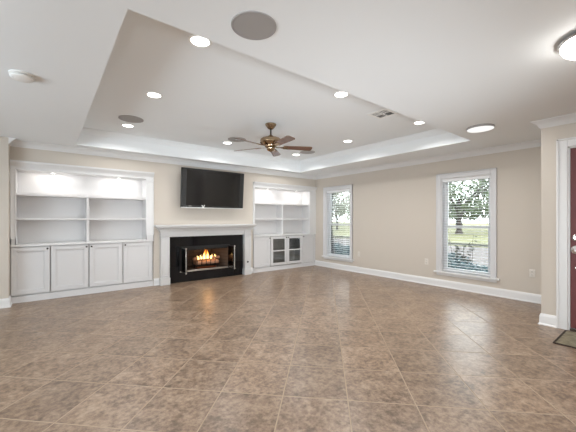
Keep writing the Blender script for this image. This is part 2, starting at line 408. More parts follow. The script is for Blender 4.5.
# crown mouldings
def crown(z1, h=.09, d=.085):
    z = z1 - h
    return [(0, z), (.010*d/.085, z), (.014, z+.12*h), (.022, z+.2*h), (.030, z+.42*h), (.046, z+.62*h), (.062*d/.085, z+.74*h), (.070*d/.085, z+.80*h), (d*.94, z+.88*h), (d, z+.90*h), (d, z1), (0, z1)]
struct(MB().sweep([(XD, YR), (XD, YD), (XR, YD), (XR, YB), (XS, YB), (XS, YS)], crown(ZC)), 'trim_1', M['trim'], 'white crown moulding where walls meet the ceiling', 'moulding', smooth=True)
struct(MB().sweep([(TX0, TY0), (TX1, TY0), (TX1, TY1), (TX0, TY1)], crown(ZT, .085, .075), closed=True), 'trim_2', M['ceil'], 'white crown moulding around the top of the ceiling tray', 'moulding', smooth=True)

# baseboards
BB = [(0, 0), (.028, 0), (.028, .012), (.018, .022), (.016, .105), (.013, .118), (.010, .125), (.007, .135), (0, .138)]
struct(MB().sweep([(XD, DY1+.1), (XD, YD), (XR, YD)], BB), 'baseboard_front', M['trim'], 'white baseboard beside the entrance door', 'baseboard')
struct(MB().sweep([(XR, YD), (XR, YB)], BB), 'baseboard_right', M['trim'], 'white baseboard below the windows', 'baseboard')
struct(MB().sweep([(1.735, YB), (LX1+.005, YB)], BB), 'baseboard_back', M['trim'], 'white baseboard left of the fireplace', 'baseboard')
struct(MB().sweep([(RX0-.003, YB), (3.775, YB)], BB), 'baseboard_back_right', M['trim'], 'white baseboard right of the fireplace', 'baseboard')
struct(MB().sweep([(XS, YB-.02), (XS, YS), (XL, YS)], BB), 'baseboard_partition', M['trim'], 'white baseboard left of the shelving', 'baseboard')

# ------------------------------------------------------------------ windows
def window(n, y0, y1, label):
    r = thing('window_%d' % n, label, 'window', (XR, (y0+y1)/2, WZ0), kind='structure')
    m = MB(); cw = .088; zt = 2.168
    for a, b_ in ((y0-cw, y0), (y1, y1+cw)):
        m.box(XR-.020, XR, a, b_, WZ0, zt, .004)
    m.box(XR-.020, XR, y0, y1, WZ1, zt, .004)
    m.box(XR-.030, XR, y0-cw, y0-cw+.02, WZ0, zt, .004); m.box(XR-.030, XR, y1+cw-.02, y1+cw, WZ0, zt, .004); m.box(XR-.030, XR, y0-cw, y1+cw, zt-.02, zt, .004)
    m.build('casing', M['casing'], r)
    MB().box(XR-.05, XR+.09, y0-cw-.042, y1+cw+.042, WZ0-.028, WZ0, .006, 2).box(XR-.016, XR, y0-cw, y1+cw, WZ0-.075, WZ0-.028, .004).build('sill', M['trim'], r)
    m = MB()
    for a, b_ in ((y0, y0+.012), (y1-.012, y1)): m.box(XR, XR+.17, a, b_, WZ0, WZ1)
    m.box(XR, XR+.17, y0, y1, WZ1-.012, WZ1); m.box(XR+.09, XR+.17, y0, y1, WZ0-.03, WZ0)
    m.build('jamb', M['trim'], r)
    zm = 1.16
    for nm, xa, xb, za, zb in (('lower_sash', XR+.085, XR+.115, WZ0, zm+.02), ('upper_sash', XR+.115, XR+.145, zm-.02, WZ1-.012)):
        s = MB(); st = .062
        s.box(xa, xb, y0+.012, y0+.012+st, za, zb); s.box(xa, xb, y1-.012-st, y1-.012, za, zb)
        s.box(xa, xb, y0+.012+st, y1-.012-st, za, za+(.07 if nm == 'lower_sash' else .04)); s.box(xa, xb, y0+.012+st, y1-.012-st, zb-(.04 if nm == 'lower_sash' else .05), zb)
        so = s.build(nm, M['trim'], r)
        MB().box((xa+xb)/2-.003, (xa+xb)/2+.003, y0+.07, y1-.07, za+.03, zb-.03).build('pane', M['glass'], so)
    return r
window(1, *WY[0], 'white double hung window nearest the entrance door')
window(2, *WY[1], 'white double hung window nearest the room corner')

def blind(y0, y1, label):
    r = thing('window_blind', label, 'blind', (XR+.045, (y0+y1)/2, WZ0), 'window blinds')
    a, b_ = y0+.016, y1-.016; xc = XR+.040
    MB().box(xc-.028, xc+.028, a, b_, WZ1-.065, WZ1-.014, .004).build('headrail', M['blind'], r)
    m = MB(); z = WZ0+.075; tl = R(-7)
    while z < WZ1-.075:
        dx = .024
        v = [(xc-dx, -.003), (xc-dx*.4, .0012), (xc+dx*.4, .0022), (xc+dx, .0005)]
        top = [Vector((x, 0, z+dz+(x-xc)*math.tan(tl))) for x, dz in v]
        pts = [(p.x, a, p.z) for p in top] + [(p.x, a, p.z-.003) for p in reversed(top)]
        m.poly(pts, Vector((0, b_-a, 0)))
        z += .0505
    m.build('slats', M['slat'], r)
    MB().box(xc-.025, xc+.025, a, b_, WZ0+.022, WZ0+.042, .004).build('bottom_rail', M['blind'], r)
    m = MB()
    for k in (.16, .84):
        yy = a+(b_-a)*k
        for dx in (-.026, .026): m.tube([(xc+dx, yy, WZ0+.03), (xc+dx, yy, WZ1-.05)], .0012, 5)
    m.build('ladder_cord', M['blind'], r)
    MB().tube([(xc-.032, b_-.06, WZ1-.05), (xc-.034, b_-.06, WZ1-.85)], .004, 8).build('tilt_wand', M['blind'], r)
blind(*WY[0], 'white horizontal slat blind in the window nearest the entrance door')
blind(*WY[1], 'white horizontal slat blind in the window nearest the room corner')

# ------------------------------------------------------------------ entrance door
d = thing('door_1', 'dark mahogany entrance door with satin hardware', 'door', (XD+.06, (DY0+DY1)/2, 0), kind='structure')
m = MB(); a, b_ = DY0+.02, DY1-.02; xa, xb = XD+.012, XD+.057
st = .12
GZ0, GZ1, GY0, GY1 = 1.0, 1.98, a+.30, b_-.30
m.box(xa, xb, a, a+st, .03, DZ-.02); m.box(xa, xb, b_-st, b_, .03, DZ-.02)
m.box(xa, xb, a+st, b_-st, .03, .25); m.box(xa, xb, a+st, b_-st, .82, .98); m.box(xa, xb, a+st, b_-st, DZ-.17, DZ-.02)
m.box(xa+.012, xb-.012, a+st, b_-st, .25, .82); m.box(xa+.004, xb-.004, a+st+.05, b_-st-.05, .30, .77, .008)
m.box(xa+.006, xb-.006, a+st, GY0, .98, DZ-.17); m.box(xa+.006, xb-.006, GY1, b_-st, .98, DZ-.17)
m.box(xa+.006, xb-.006, GY0, GY1, .98, 1.02); m.box(xa+.006, xb-.006, GY0, GY1, GZ1-.02, DZ-.17)
leaf = m.build('door_leaf', M['mahogany'], d)
MB().box(xa+.018, xa+.026, GY0, GY1, 1.02, GZ1-.02).build('glass_lite', M['glass'], leaf)
m = MB()
m.box(XD-.022, XD, DY1, DY1+.1, 0, DZ+.1, .004); m.box(XD-.022, XD, DY0-.1, DY0, 0, DZ+.1, .004); m.box(XD-.022, XD, DY0, DY1, DZ, DZ+.1, .004)
m.box(XD-.032, XD, DY1+.078, DY1+.1, 0, DZ+.1, .004); m.box(XD-.032, XD, DY0-.1, DY1+.1, DZ+.078, DZ+.1, .004); m.box(XD-.032, XD, DY0-.1, DY0-.078, 0, DZ+.1, .004)
m.build('casing', M['trim'], d)
m = MB(); m.box(XD, XD+.14, DY1-.018, DY1, 0, DZ); m.box(XD, XD+.14, DY0, DY0+.018, 0, DZ); m.box(XD, XD+.14, DY0, DY1, DZ-.018, DZ)
m.build('jamb', M['trim'], d)
MB().box(XD-.02, XD+.14, DY0+.018, DY1-.018, 0, .025, .005).build('threshold', M['thresh'], d)
yk = b_-.050
m = MB(); m.lathe([(.038, 0), (.038, .006), (.030, .014), (.020, .018), (.020, .03), (0, .03)], (xa, yk, 1.085), 24, Matrix.Rotation(R(-90), 4, 'Y')); m.box(xa-.052, xa-.03, yk-.006, yk+.006, 1.065, 1.105, .003)
m.build('deadbolt', M['chrome'], d, True)
m = MB(); m.lathe([(.048, 0), (.048, .006), (.040, .012), (.015, .016), (.013, .04), (.0, .04)], (xa, yk, .945), 24, Matrix.Rotation(R(-90), 4, 'Y'))
m.tube([(xa-.045, yk+.008, .947), (xa-.05, yk-.03, .95), (xa-.05, yk-.08, .945), (xa-.045, yk-.12, .94)], [.012, .011, .009, .008], 10)
m.build('lever_handle', M['chrome'], d, True)
m = MB(); m.box(XD+.03, XD+.05, DY1-.021, DY1-.017, .90, 1.0, .001); m.build('strike_plate', M['dark'], d)
m = MB(); m.lathe([(.013, 0), (.013, .004), (0, .008)], (xa, yk, .735), 12, Matrix.Rotation(R(-90), 4, 'Y')); m.build('lock_stud', M['chrome'], d, True)

# ------------------------------------------------------------------ built-in shelving
def cabinet(name, label, x0, x1, doors, group):
    """doors: list of (x0, x1, glazed, knob side)"""
    r = thing(name, label, 'cabinet', ((x0+x1)/2, YB, 0), group)
    glazed = any(q[2] for q in doors)
    m = MB(); zt = .872; yb = YB+.30
    m.box(x0, x1, YB+.022, yb, .10, .118); m.box(x0, x0+.014, YB+.022, yb, .118, zt); m.box(x1-.014, x1, YB+.022, yb, .118, zt)
    m.box(x0+.014, x1-.014, yb-.012, yb, .118, zt); m.box(x0+.014, x1-.014, YB+.022, yb-.012, zt-.014, zt)
    if glazed: m.box(x0+.014, x1-.014, YB+.05, yb-.012, .485, .503)
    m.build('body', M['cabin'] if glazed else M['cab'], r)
    m = MB(); m.box(x0, x1, YB-.012, YB+.02, 0, .092, .003); m.box(x0, x1, YB-.020, YB+.02, 0, .014, .003); m.box(x0, x1, YB-.006, YB+.02, .092, .10)
    m.build('toe_board', M['cab'], r)
    for a, b_, gl, side in doors:
        z0, z1, s, ya, yb2 = .122, .862, .066, YB-.018, YB+.002
        m = MB()
        m.box(a, a+s, ya, yb2, z0, z1, .003); m.box(b_-s, b_, ya, yb2, z0, z1, .003)
        m.box(a+s-.003, b_-s+.003, ya, yb2, z0, z0+s, .003); m.box(a+s-.003, b_-s+.003, ya, yb2, z1-s, z1, .003)
        if gl:
            m.box(a+s-.003, b_-s+.003, ya+.003, yb2-.004, .478, .508, .003)
        else:
            i = .012
            m.box(a+s-.004, b_-s+.004, ya+.016, yb2-.001, z0+s-.004, z1-s+.004)
            for q in ((a+s, a+s+i, z0+s, z1-s), (b_-s-i, b_-s, z0+s, z1-s), (a+s, b_-s, z0+s, z0+s+i), (a+s, b_-s, z1-s-i, z1-s)):
                m.box(q[0], q[1], ya+.008, ya+.017, q[2], q[3], .002)
        do = m.build('door', M['cab'], r)
        if gl: MB().box(a+s-.003, b_-s+.003, ya+.010, ya+.013, z0+s-.003, z1-s+.003).build('glass_pane', M['cabglass'], do)
        kx = b_-.030 if side > 0 else a+.030
        MB().lathe([(.006, 0), (.006, .012), (.013, .016), (.014, .024), (.009, .029), (0, .030)], (kx, ya, .826), 16, Matrix.Rotation(R(90), 4, 'X')).build('knob', M['dark'], do, True)
    return r
gl = 'lower cabinets of the left built-in'; gr = 'lower cabinets of the right built-in'
cabinet('base_cabinet', 'single door white cabinet at the far left end below the shelving', -.454, .030, [(-.450, .022, False, 1)], gl)
cabinet('base_cabinet', 'two door white cabinet at the middle of the left built-in', .030, 1.085, [(.038, .553, False, 1), (.566, 1.078, False, -1)], gl)
cabinet('base_cabinet', 'single door white cabinet nearest the fireplace on its left', 1.085, 1.615, [(1.092, 1.598, False, -1)], gl)
cabinet('base_cabinet', 'single door white cabinet just right of the fireplace', 3.897, 4.405, [(3.906, 4.397, False, 1)], gr)
cabinet('base_cabinet', 'white cabinet with two glazed doors right of the fireplace', 4.405, 5.455, [(4.415, 4.922, True, 1), (4.936, 5.446, True, -1)], gr)
cabinet('base_cabinet', 'single door white cabinet in the room corner', 5.455, 5.955, [(5.462, 5.945, False, -1)], gr)

def shelving(x0, x1, ox0, ox1, label, clabel, wall_right_end):
    tz = .872
    tag(MB().box(x0, x1, YB-.035, YB+.31, tz, .905, .006, 2).build('countertop', M['trim']), clabel, 'countertop')
    r = thing('bookcase', label, 'bookcase', ((x0+x1)/2, YB, .905), 'built-in bookcases')
    yb = YB+.31; z0 = .905; top = 2.075
    yf = YB+.035                                   # shelf fronts
    MB().box(ox0-.02, ox1+.02, yb-.015, yb, z0, top+.03).build('back_panel', M['shelfback'], r)
    for a in (ox0-.02, ox1): MB().box(a, a+.02, YB+.02, yb-.015, z0, top).build('side_panel', M['shelfback'], r)
    MB().box(ox0-.02, ox1+.02, YB+.02, yb-.015, top, top+.03).build('top_panel', M['shelfback'], r)
    xm = (ox0+ox1)/2
    MB().box(ox0, ox1, yf, yb-.015, 1.672, 1.705, .003).build('shelf', M['shelfback'], r)
    MB().box(xm-.018, xm+.018, yf, yb-.015, z0, 1.672, .003).build('divider', M['shelfback'], r)
    for a, b_ in ((ox0, xm-.018), (xm+.018, ox1)): MB().box(a, b_, yf, yb-.015, 1.287, 1.318, .003).build('shelf', M['shelfback'], r)
    m = MB()
    for a, b_ in ((x0, ox0), (ox1, x1)):
        m.box(a, b_, YB-.022, YB+.02, z0, top, .003)
        m.box(a, a+.018, YB-.030, YB-.02, z0, top, .003); m.box(b_-.016, b_, YB-.030, YB-.02, z0, top, .003)
        m.box(a-.004 if a > x0 else a, b_, YB-.036, YB-.02, 2.02, 2.035, .003)
        m.box(a, b_, YB-.030, YB-.02, z0, z0+.10, .003)
    m.box(x0, x1, YB-.022, YB+.02, top, CASZ, .003)
    m.box(ox0, ox1, YB-.030, YB-.02, top, top+.014, .003)
    m.build('face_frame', M['trim'], r)
    p = [(0, 2.115), (.030, 2.115), (.034, 2.130), (.048, 2.142), (.060, 2.165), (.078, 2.178), (.082, 2.205), (0, 2.205)]
    path = [(x1, YB), (x0, YB)] if wall_right_end else [(x1, YB+.0), (x0, YB)]
    MB().sweep(path, p).build('cornice', M['trim'], r, True)
    return r
shelving(LX0, LX1, -.39, 1.482, 'large white bookcase recessed in the wall left of the fireplace', 'long white countertop below the bookcase left of the fireplace', False)
shelving(RX0, RX1, 3.935, 5.72, 'smaller looking white bookcase recessed between fireplace and corner', 'long white countertop below the bookcase right of the fireplace', True)

def puck(x, label, group):
    r = thing('puck_light', label, 'light', (x, YB+.12, 2.075), group)
    MB().lathe([(.036, 0), (.036, -.008), (.030, -.011), (.027, -.009), (.027, 0)], (x, YB+.12, 2.075), 20).build('housing', M['plastic'], r, True)
    MB().lathe([(.026, -.003), (.026, -.0085), (0, -.0085)], (x, YB+.12, 2.075), 20).build('lens', M['puck'], r, True)
    lamp('puck_lamp', 'AREA', (x, YB+.12, 2.062), PUCK_W, (1, .97, .93), (R(12), 0, 0), shape='RECTANGLE', size=.55, size_y=.04)
for x, l in ((.06, 'small lit puck light above the left half of the left bookcase'), (1.04, 'small lit puck light above the right half of the left bookcase')): puck(x, l, 'puck lights in the left bookcase')
for x, l in ((4.40, 'small lit puck light above the left half of the right bookcase'), (5.35, 'small lit puck light above the right half of the right bookcase')): puck(x, l, 'puck lights in the right bookcase')

# ------------------------------------------------------------------ fireplace
fp = thing('fireplace', 'white mantel fireplace with black tile surround and open glass doors', 'fireplace', (2.74, YB, 0))
SX0, SX1 = 1.90, 3.605
m = MB(); yt = YB-.022
m.box(SX0, FX0, yt, YB, 0, .945); m.box(FX1, SX1, yt, YB, 0, .945); m.box(FX0, FX1, yt, YB, FZ1, .945); m.box(FX0, FX1, yt, YB, 0, FZ0)
m.build('tile_surround', M['blacktile'], fp)
for a, b_ in ((1.735, SX0), (SX1, 3.775)):
    m = MB(); yl = YB-.10
    m.box(a, b_, yl, YB, .0, 1.06, .003)
    m.box(a+.0, a+.03, yl-.010, yl+.005, .16, .93, .003); m.box(b_-.03, b_, yl-.010, yl+.005, .16, .93, .003)
    m.box(a+.03, b_-.03, yl-.010, yl+.005, .90, .93, .003); m.box(a+.03, b_-.03, yl-.010, yl+.005, .16, .19, .003)
    lg = m.build('leg', M['mantel'], fp)
    MB().box(a-.012, b_+.008, yl-.022, YB, 0, .135, .004).box(a-.006, b_+.004, yl-.016, YB, .135, .152, .004).build('plinth', M['mantel'], lg)
    MB().box(a-.010, b_+.006, yl-.018, YB, .955, .975, .004).build('capital', M['mantel'], lg)
m = MB(); m.box(SX0, SX1, YB-.085, YB, .945, 1.06, .003); m.box(SX0, SX1, YB-.098, YB, .945, .968, .003)
m.build('frieze', M['mantel'], fp)
y = YB-.10
p = [(0, 1.045), (.012, 1.045), (.016, 1.062), (.026, 1.072), (.034, 1.095), (.052, 1.112), (.075, 1.122), (.082, 1.135), (.082, 1.146), (.108, 1.150), (.115, 1.156), (.115, 1.182), (.110, 1.188), (0, 1.188)]
MB().sweep([(3.775, YB), (3.775, y), (1.735, y), (1.735, YB)], p).box(1.735, 3.775, y, YB, 1.10, 1.188).build('mantel_shelf', M['mantel'], fp, False)
# firebox (open front)
m = MB(); ybk = YN-.03
m.poly([(FX0, yt, FZ0-.012), (FX1, yt, FZ0-.012), (FX1-.16, ybk, FZ0-.012), (FX0+.16, ybk, FZ0-.012)], Vector((0, 0, .012)))
m.poly([(FX0, yt, FZ1), (FX1, yt, FZ1), (FX1-.16, ybk, FZ1), (FX0+.16, ybk, FZ1)], Vector((0, 0, .015)))
m.poly([(FX0, yt, FZ0), (FX0+.16, ybk, FZ0), (FX0+.16, ybk, FZ1), (FX0, yt, FZ1)], Vector((.012, 0, 0)))
m.poly([(FX1, yt, FZ0), (FX1-.16, ybk, FZ0), (FX1-.16, ybk, FZ1), (FX1, yt, FZ1)], Vector((-.012, 0, 0)))
m.box(FX0+.16, FX1-.16, ybk, ybk+.02, FZ0, FZ1)
m.build('firebox', M['brick'], fp)
m = MB(); m.box(FX0-.015, FX1+.015, yt-.018, yt, FZ0-.012, FZ0+.020, .003); m.build('threshold_bar', M['steel'], fp)
m = MB(); m.box(FX0-.02, FX1+.02, yt-.016, yt, FZ1-.045, FZ1+.02, .003); m.box(FX0-.02, FX0+.004, yt-.016, yt, FZ0, FZ1, .003); m.box(FX1-.004, FX1+.02, yt-.016, yt, FZ0, FZ1, .003); m.build('door_frame', M['iron'], fp)
m = MB()
for k in range(12):   # valance mesh curtain edge under the top of the opening
    m.box(FX0+.02+k*.088, FX0+.10+k*.088, yt+.03, yt+.036, FZ1-.07, FZ1-.01)
m.build('smoke_guard', M['iron'], fp)
DW = .265
for s, xh in ((1, FX0+.004), (-1, FX1-.004)):
    # bifold pair folded flat and swung straight out into the room
    for k in (0, 1):
        xa = xh + s*(.008+.02*k); ya, yb2 = yt-.02-DW, yt-.02
        m = MB(); e = .016
        m.box(xa-.006, xa+.006, ya, ya+e, FZ0, FZ1); m.box(xa-.006, xa+.006, yb2-e, yb2, FZ0, FZ1)
        m.box(xa-.006, xa+.006, ya+e, yb2-e, FZ0, FZ0+e); m.box(xa-.006, xa+.006, ya+e, yb2-e, FZ1-e, FZ1)
        do = m.build('glass_door', M['iron'], fp)
        MB().box(xa-.003, xa+.003, ya+e, yb2-e, FZ0+e, FZ1-e).build('glass_panel', M['smoked'], do)
        if k == 0:
            m = MB(); m.tube([(xa, ya-.010, FZ0+.01), (xa, ya-.010, FZ1-.01)], .007, 8)
            for z in (FZ0+.005, FZ1-.005): m.lathe([(0, -.016), (.012, -.012), (.016, 0), (.012, .012), (0, .016)], (xa, ya-.012, z), 12)
            m.build('door_edge_rail', M['steel'], do, True)
m = MB(); m.lathe([(.022, 0), (.022, .004), (.010, .006), (.010, .012), (0, .012)], (3.69, YB-.10, .30), 16, Matrix.Rotation(R(90), 4, 'X')); tag(m.build('gas_key_valve', M['dark'], fp, True), 'dark round gas valve')

GX, GY = 2.79, YB+.22
g = thing('fire_grate', 'black iron grate holding the burning logs in the firebox', 'grate', (GX, GY, FZ0))
m = MB()
for k in range(6):
    x = GX-.26+k*.104
    m.tube([(x, GY+.14, FZ0+.11), (x, GY+.10, FZ0+.075), (x, GY-.10, FZ0+.075), (x, GY-.145, FZ0+.085), (x, GY-.155, FZ0+.19)], .009, 6)
m.tube([(GX-.29, GY+.06, FZ0+.066), (GX+.29, GY+.06, FZ0+.066)], .008, 6); m.tube([(GX-.29, GY-.08, FZ0+.066), (GX+.29, GY-.08, FZ0+.066)], .008, 6)
m.build('grate_bars', M['iron'], g)
for sx in (-.24, .24):
    for sy in (-.08, .06): MB().tube([(GX+sx, GY+sy, FZ0+.066), (GX+sx, GY+sy, FZ0)], .008, 6).build('leg', M['iron'], g)
tag(MB().box(GX-.22, GX+.22, GY-.065, GY+.045, FZ0, FZ0+.022, .01, 2).build('ember_bed', M['ember']), 'glowing ember bed on the firebox floor', 'embers', kind='stuff')
def log(name, p0, p1, r, label):
    n = 9; pts = []; rr = []
    p0, p1 = Vector(p0), Vector(p1)
    for i in range(n):
        t = i/(n-1); q = p0.lerp(p1, t)
        q += Vector((0, random.uniform(-.006, .006), random.uniform(-.005, .005))); pts.append(q); rr.append(r*random.uniform(.9, 1.08))
    tag(MB().tube(pts, rr, 12).build('fire_log', M['log'], None, True), label, 'log', 'logs burning in the fireplace')
zb = FZ0+.084
log('fire_log', (GX-.27, GY-.085, zb+.050), (GX+.25, GY-.09, zb+.050), .046, 'front log in the fireplace, lit orange behind the grate bars')
log('fire_log', (GX-.25, GY+.055, zb+.052), (GX+.27, GY+.06, zb+.052), .048, 'rear log lying at the back of the fireplace grate')
log('fire_log', (GX-.30, GY-.05, zb+.128), (GX+.10, GY+.05, zb+.150), .036, 'upper log leaning towards the left end of the fire')
log('fire_log', (GX+.12, GY-.03, zb+.145), (GX+.30, GY-.04, zb+.135), .034, 'upper short log sloping down at the right end of the fire')
fl = thing('fire', 'yellow orange flames rising from the fireplace logs', 'fire', (GX, GY, zb+.13))
for dx, dy, h, r in ((-.12, -.02, .10, .034), (-.05, -.04, .22, .032), (.035, -.02, .21, .032), (.12, -.04, .10, .036), (.19, -.03, .10, .035), (-.20, -.03, .085, .035)):
    m = MB(); n = 10; pts = []; rr = []
    for i in range(n):
        t = i/(n-1)
        pts.append((GX+dx+.022*math.sin(t*4+dx*30)*t, GY+dy+.01*math.sin(t*5+dx*11), zb+.115+h*t)); rr.append(max(.0015, r*(math.sin(math.pi*min(1, t*.72+.28)))**1.3*(1-t*.55)))
    m.tube(pts, rr, 12); m.build('flame', M['flame'], fl, True)
lamp('fire_glow', 'POINT', (GX, GY-.17, zb+.26), 1.7, (1, .45, .14), shadow_soft_size=.06)
lamp('fire_glow', 'POINT', (GX+.05, GY+.0, zb+.32), .7, (1, .45, .14), shadow_soft_size=.05)

# ------------------------------------------------------------------ television
TVW, TVH = 1.425, .795; TVX, TVY, TVZ = 2.815, 6.15, 1.945
tv = thing('television', 'black flat screen television mounted on the wall above the mantel', 'television', (TVX, TVY, TVZ), rot=(R(4.5), 0, 0))
w2, h2 = TVW/2, TVH/2
m = MB(); bz = .028
m.box(-w2, w2, -.02, .03, h2-bz, h2, .004); m.box(-w2, w2, -.02, .03, -h2, -h2+.042, .004); m.box(-w2, -w2+bz, -.02, .03, -h2, h2, .004); m.box(w2-bz, w2, -.02, .03, -h2, h2, .004)
m.box(-w2+.04, w2-.04, .03, .055, -h2+.06, h2-.06, .008); m.build('bezel', M['black'], tv, local=True)
MB().box(-w2+bz+.075, w2-bz-.075, -.014, .03, -h2+.042, h2-bz).build('screen', M['screen'], tv, local=True)
for a in (-w2+bz, w2-bz-.075): MB().box(a, a+.075, -.017, .03, -h2+.042, h2-bz, .002).build('speaker_strip', M['speakerstrip'], tv, local=True)
MB().box(-w2, w2, -.022, .02, -h2-.018, -h2+.002, .003).build('bottom_trim', M['silver'], tv, local=True)
e = MB()  # small white V shaped mark low on the bezel
for sg in (-1, 1): e.poly([(-.245+sg*.004, -.024, -h2+.012), (-.245+sg*.016, -.024, -h2+.012), (-.245+sg*.034, -.024, -h2+.05), (-.245+sg*.022, -.024, -h2+.05)], Vector((0, .004, 0)))
e.box(-.258, -.232, -.024, -.02, -h2+.002, -h2+.014); tag(e.build('mark', M['plastic'], tv, local=True), 'small white V shaped emblem')
MB().box(-.555, -.495, -.0225, -.018, -h2+.022, -h2+.028).build('badge', M['silver'], tv, local=True)
m = MB(); m.box(-.25, .25, .055, .07, -.2, .2, .003); m.box(-.06, .06, .07, .160, -.12, -.02, .004); m.build('wall_bracket', M['iron'], tv, local=True)

# ------------------------------------------------------------------ ceiling fixtures
LIGHTS = [(1.0, 2.46, 'lit recessed downlight beside the largest looking grey ceiling speaker'), (1.0, 3.87, 'lit recessed downlight at the left of the tray, middle of its row'),
          (1.0, 5.39, 'lit recessed downlight next to the grey speaker in the far left of the tray'), (2.75, 2.47, 'lit recessed downlight left of the square air vent'),
          (2.75, 5.41, 'lit recessed downlight next to the grey speaker beyond the fan'), (4.5, 2.44, 'lit recessed downlight right of the square air vent'),
          (4.5, 3.87, 'lit recessed downlight between the air vent and the far corner'), (4.5, 5.42, 'lit recessed downlight near the tray corner below the fan blades')]
def downlight(label):
    r = thing('recessed_light', label, 'light', (0, 0, 0), 'recessed downlights in the ceiling tray')
    MB().lathe([(.095, 0), (.095, -.004), (.088, -.008), (.076, -.005), (.073, 0)], (0, 0, 0), 32).build('trim_ring', M['plastic'], r, True)
    MB().lathe([(.074, -.001), (.068, -.004), (.03, -.006), (0, -.007)], (0, 0, 0), 32).build('lens', M['lens'], r, True)
    return r
d0 = downlight(LIGHTS[0][2])
for i, (x, y, l) in enumerate(LIGHTS):
    o = d0 if i == 0 else dup(d0, label=l)
    o.location = (x, y, ZT)
    lamp('downlight_lamp', 'AREA', (x, y, ZT-.012), DOWNLIGHT_W, (1, .98, .96), (0, 0, 0), shape='DISK', size=.13, spread=R(150))

def speaker(label, g_mat):
    r = thing('ceiling_speaker', label, 'speaker', (0, 0, 0), 'round ceiling speakers')
    MB().lathe([(.168, 0), (.168, -.006), (.160, -.009), (.156, -.008), (.156, 0)], (0, 0, 0), 48).build('rim', g_mat, r, True)
    MB().lathe([(.157, -.003), (.153, -.007), (.08, -.0085), (0, -.009)], (0, 0, 0), 48).build('grille', g_mat, r, True)
    return r
s0 = speaker('grey round ceiling speaker nearest the viewer, largest looking', M['grille'])
for i, ((x, y), l) in enumerate(zip([(1.013, 1.633), (.97, 5.0), (2.77, 5.06), (4.52, 5.05)], [None, 'grey round ceiling speaker in the far left of the tray', 'grey round ceiling speaker just beyond the left fan blades', 'grey round ceiling speaker seen behind the right fan blade'])):
    o = s0 if i == 0 else dup(s0, label=l)
    if i: o.scale = (1, 1, 1)
    o.location = (x, y, ZT if i else ZC)
    if i == 0: o.scale = (.84, .84, 1)
r = thing('disc_light', 'slim white round disc light on the lower ceiling near the entrance door', 'light', (4.47, 1.59, ZC))
MB().lathe([(.158, 0), (.158, -.022), (.154, -.026), (.146, -.026), (.146, 0)], (4.47, 1.59, ZC), 48).build('rim', M['grille'], r, True)  # shade on the rim's side is put into its grey
MB().lathe([(.154, -.024), (.15, -.029), (.08, -.036), (0, -.038)], (4.47, 1.59, ZC), 48).build('diffuser', M['disc'], r, True)
lamp('disc_lamp', 'AREA', (4.47, 1.59, ZC-.045), 9, (1, .98, .96), (0, 0, 0), shape='DISK', size=.26)

# air vent
vx, vy, h = 3.71, 2.56, .155
v = thing('air_vent', 'square white air vent with dark louvres in the ceiling tray', 'vent', (vx, vy, ZT))
m = MB(); q = .120
for a in ((-h, -q, -h, h), (q, h, -h, h), (-q, q, -h, -q), (-q, q, q, h)): m.box(vx+a[0], vx+a[1], vy+a[2], vy+a[3], ZT-.007, ZT, .002)
m.box(vx-.008, vx+.008, vy-q, vy+q, ZT-.006, ZT); m.box(vx-q, vx+q, vy-.008, vy+.008, ZT-.006, ZT)
m.build('frame', M['plastic'], v)
MB().box(vx-q, vx+q, vy-q, vy+q, ZT-.002, ZT).build('backing', M['slot'], v)
for (sx, sy) in ((-1, -1), (1, -1), (-1, 1), (1, 1)):
    m = MB()
    for k in range(3):
        o_ = .026+k*.034
        if sx*sy > 0: m.poly([(vx+sx*.01, vy+sy*o_, ZT-.0055), (vx+sx*.01, vy+sy*(o_+.010), ZT-.0025), (vx+sx*.01, vy+sy*(o_+.012), ZT-.0025), (vx+sx*.01, vy+sy*(o_+.002), ZT-.0055)], Vector((sx*.108, 0, 0)))
        else: m.poly([(vx+sx*o_, vy+sy*.01, ZT-.0055), (vx+sx*(o_+.010), vy+sy*.01, ZT-.0025), (vx+sx*(o_+.012), vy+sy*.01, ZT-.0025), (vx+sx*(o_+.002), vy+sy*.01, ZT-.0055)], Vector((0, sy*.108, 0)))
    m.build('louvre', M['plastic'], v)

# smoke detector
sx, sy = -.17, 3.38
s = thing('smoke_detector', 'round white smoke detector on the ceiling at the upper left', 'detector', (sx, sy, ZC))
MB().lathe([(.085, 0), (.085, -.010), (.080, -.013), (0, -.013)], (sx, sy, ZC), 36).build('base', M['plastic'], s, True)
MB().lathe([(.062, -.013), (.062, -.019), (0, -.019)], (sx, sy, ZC), 36).build('sensing_gap', M['slot'], s, True)
MB().lathe([(.076, -.019), (.080, -.022), (.078, -.034), (.066, -.042), (.02, -.045), (0, -.045)], (sx, sy, ZC), 36).build('cover', M['plastic'], s, True)
MB().lathe([(.004, 0), (.004, -.003), (0, -.004)], (sx-.055, sy-.02, ZC-.040), 10).build('indicator', M['chrome'], s, True)

# flush mount light
lx, ly = 2.83, .325
f = thing('flush_mount_light', 'lit flush mount ceiling light with chrome rim at the upper right', 'light', (lx, ly, ZC))
MB().lathe([(.150, 0), (.185, -.010), (.192, -.022), (.186, -.034), (.178, -.036), (.178, -.020), (.15, -.012)], (lx, ly, ZC), 48).build('rim', M['chrome'], f, True)
MB().lathe([(.178, -.030), (.176, -.050), (.160, -.078), (.125, -.102), (.07, -.117), (0, -.122)], (lx, ly, ZC), 48).build('dome_shade', M['dome'], f, True)
MB().lathe([(.010, -.118), (.016, -.124), (.012, -.134), (0, -.138)], (lx, ly, ZC), 16).build('finial', M['chrome'], f, True)

